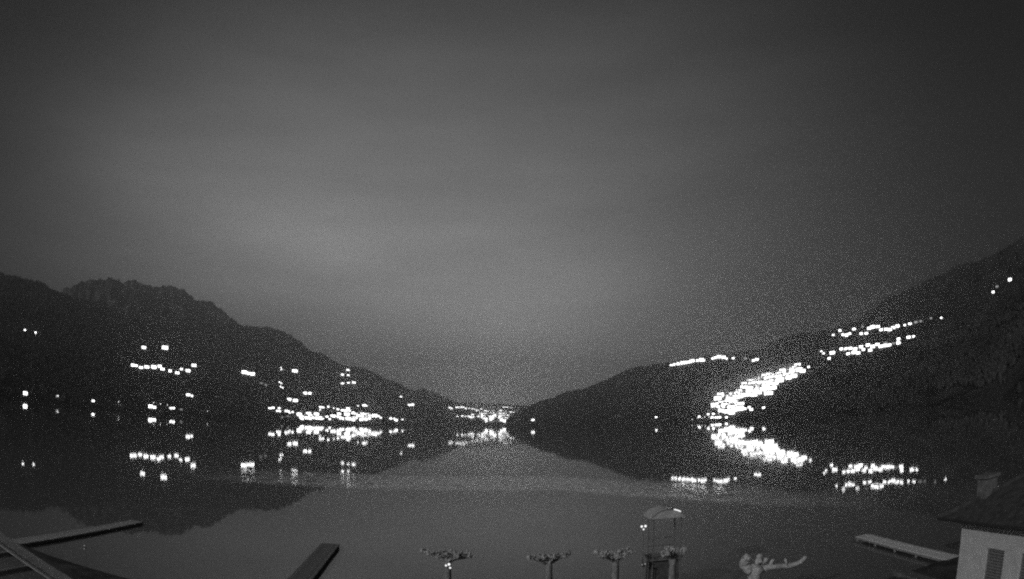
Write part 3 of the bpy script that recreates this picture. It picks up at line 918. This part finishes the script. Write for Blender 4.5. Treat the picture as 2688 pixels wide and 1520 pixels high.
def pollard(px0, px1, py, y, seed, label, rows=3):
    rg = random.Random(seed)
    a, b = at_y(px0, py, y), at_y(px1, py, y)
    cxm, zc = (a.x + b.x) / 2, (a.z + b.z) / 2
    half_w = (b.x - a.x) / 2
    o = empty('plane_tree', (cxm, y, 0.45))
    zt = zc - 0.45
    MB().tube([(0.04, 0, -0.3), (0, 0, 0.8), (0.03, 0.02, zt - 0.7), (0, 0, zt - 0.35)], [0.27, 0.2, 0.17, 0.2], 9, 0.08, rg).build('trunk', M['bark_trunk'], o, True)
    for k in range(9):
        w = rg.uniform(-1, 1)
        ex, ey = half_w * (k / 4 - 1) * rg.uniform(0.85, 1.0), rg.uniform(-0.7, 0.7)
        mb = MB()
        zz_ = zt + rg.uniform(-0.1, 0.06)
        limb(mb, [(0, 0, zt - 0.42), (ex * 0.35, ey * 0.35, zt - 0.2), (ex * 0.75, ey * 0.75, zz_ - 0.03), (ex, ey, zz_ + 0.05)], 0.11, 0.06, rg.uniform(0.10, 0.15), rg)
        for _ in range(4):
            f = rg.uniform(0.4, 1.0)
            bx, by, bz = ex * f, ey * f, zt - 0.2 + 0.22 * f
            limb(mb, [(bx, by, bz), (bx + rg.uniform(-.12, .12), by + rg.uniform(-.12, .12), bz + rg.uniform(.06, .2))], 0.05, 0.03, 0.06, rg)
        for _ in range(44):
            f = rg.uniform(0.25, 1.05)
            bx, by, bz = ex * f + rg.uniform(-.1, .1), ey * f + rg.uniform(-.2, .2), zt - 0.2 + 0.2 * f
            mb.tube([(bx, by, bz), (bx + rg.uniform(-.18, .18), by + rg.uniform(-.18, .18), bz + rg.uniform(-.05, .22))], [0.03, 0.016], 4)
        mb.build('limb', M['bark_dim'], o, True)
    tag(o, label, 'tree')
pollard(1104, 1244, 1455, 33.2, 11, 'flat-topped pollarded plane tree above the cluster of ground lights')
pollard(1378, 1502, 1461, 32.4, 12, 'broadest brightest flat-topped pollarded plane tree, standing between two dimmer ones')
pollard(1566, 1664, 1455, 32.8, 13, 'small flat-topped pollarded plane tree beside the lookout tower')
pollard(1735, 1796, 1447, 31.0, 14, 'narrow pollarded plane tree close behind the lookout tower')

# ------------------------------------------------------------------ lookout tower with curved canopy
TX, TY = 8.05, 34.6
tw = empty('lookout_tower', (TX, TY, 0.0))
for sx in (-0.75, 0.75):
    for sy in (-0.7, 0.7):
        MB().tube([(sx * 1.12, sy * 1.12, -0.6), (sx, sy, 2.4), (sx, sy, 4.72)], 0.04, 6).build('post', M['metal'], tw)
dk = None
for i in range(10):
    if dk is None:
        o = MB().box(-0.95, 0.95, -0.085, 0.085, 2.42, 2.47).build('deck_plank', M['dark_plank'], tw)
        dk = o.data
    else:
        o = bpy.data.objects.new('deck_plank', dk)
        COL.objects.link(o)
        o.parent = tw
    o.location = (0, -0.86 + i * 0.19, 0)
MB().box(-0.70, 0.70, -0.66, 0.66, 0.2, 2.30).build('cladding', M['dark_wood'], tw)
for z in (2.95, 3.4):
    for a, b in (((-0.75, -0.7), (-0.75, 0.7)), ((0.75, -0.7), (0.75, 0.7)), ((-0.75, 0.7), (0.75, 0.7))):
        MB().tube([(a[0], a[1], z), (b[0], b[1], z)], 0.022, 6).build('rail', M['metal'], tw)
cv = MB()                                # barrel vault, axis along Y, turned a little
ns, rad, th0 = 24, 1.28, R(52)
ringa, ringb = [], []
for i in range(ns + 1):
    w = -th0 + 2 * th0 * i / ns
    for rr, lst in ((rad, ringa), (rad - 0.03, ringb)):
        lst.append((rr * math.sin(w), rr * math.cos(w) - rad * math.cos(th0)))
n = 0
for yy in (-0.95, 0.95):
    cv.v += [(x, yy, 4.74 + z) for x, z in ringa] + [(x, yy, 4.74 + z) for x, z in ringb]
k = ns + 1
for i in range(ns):
    cv.f += [(i, i + 1, 2 * k + i + 1, 2 * k + i), (k + i + 1, k + i, 3 * k + i, 3 * k + i + 1), (i + 1, i, k + i, k + i + 1), (2 * k + i, 2 * k + i + 1, 3 * k + i + 1, 3 * k + i)]
cv.f += [(0, 2 * k, 3 * k, k), (ns, k + ns, 3 * k + ns, 2 * k + ns)]
for yy in (-0.94, 0.9):
    gp = MB()
    gp.v = [(x, yy, 4.745 + max(z - 0.035, 0)) for x, z in ringa] + [(x, yy + 0.02, 4.745 + max(z - 0.035, 0)) for x, z in ringa]
    gp.f = [tuple(range(k)), tuple(reversed(range(k, 2 * k)))] + [(i + 1, i, k + i, k + i + 1) for i in range(ns)] + [(0, k - 1, 2 * k - 1, k)]
    gp.build('end_panel', M['panel'], tw)
cvo = cv.build('canopy', M['canopy'], tw, False)
for yy in (-0.93, 0.93):
    MB().tube([(x * 0.985, yy, 4.72 + z) for x, z in ringa[::3]], 0.03, 6).build('canopy_rib', M['metal'], cvo)
MB().tube([(ringa[i][0] * 1.012, -0.97, 4.745 + ringa[i][1] * 1.01) for i in (15, 17, 19)], 0.03, 6).build('glint_strip', M['bulb'], cvo)  # glowing strip added to stand for a glint on the curved canopy
tag(tw, 'small timber lookout tower under a glinting curved canopy roof', 'lookout tower')

# ------------------------------------------------------------------ clustered small lamps
def cluster(px, py, y, offs, label, pole_to, m=None):
    p = at_y(px, py, y)
    o = empty('garden_lamp', (p.x, p.y, pole_to))
    hz = p.z - pole_to
    MB().tube([(0, 0, -0.6), (0, 0, hz * 0.6), (0, 0, hz - 0.12)], 0.025, 6).build('post', M['pale_metal'], o)
    MB().tube([(0, 0, hz - 0.12), (0, 0, hz - 0.05)], [0.06, 0.09], 8).build('collar', M['dark_metal'], o)
    for dx, dz, r in offs:
        b = at_y(px + dx, py + dz, y)
        bo = MB().blob((b.x - p.x, -0.05 - 0.03 * random.random(), b.z - pole_to), r, 0.05).build('bulb', m or M['bulb'], o)
        MB().tube([(0, 0, hz - 0.09), (b.x - p.x, 0, b.z - pole_to)], 0.012, 5).build('bracket', M['dark_metal'], o)
    tag(o, label, 'lamp')
cluster(1689, 1384, 33.4, [(-5, -2, 0.06), (5, -3, 0.065), (0, 5, 0.05)], 'tall garden lamp with three small bright bulbs beside the lookout tower', 0.35)
cluster(1178, 1486, 31.6, [(-7, -2, 0.05), (1, -5, 0.065), (4, 4, 0.05)], 'low garden lamp with three bright bulbs under the flat-topped tree', 0.2)
cluster(1690, 1482, 33.0, [(-5, 0, 0.025), (3, -2, 0.03)], 'faint low lamp with two tiny bulbs at the foot of the tower', 0.2, M['win_dim'])
cluster(223, 1436, 31.0, [(0, -4, 0.03), (0, 4, 0.03)], 'faint low lamp with two tiny bulbs on the dark western shore', 0.2, M['win_dim'])

# ------------------------------------------------------------------ haze
hm = bpy.data.materials.new('night haze')
hm.use_nodes = True
ht = hm.node_tree
ht.nodes.clear()
ho = ht.nodes.new('ShaderNodeOutputMaterial')
hv = ht.nodes.new('ShaderNodeVolumePrincipled')
hv.inputs['Color'].default_value = (0.98, 0.98, 0.98, 1)
hv.inputs['Density'].default_value = 2.9e-4
hv.inputs['Anisotropy'].default_value = 0.75
ht.links.new(hv.outputs[0], ho.inputs['Volume'])
hz = MB().box(-9500, 9500, -600, 8700, -8, 820).build('haze', hm)
tag(hz, 'thin pale night haze over the lake', 'haze', kind='stuff')
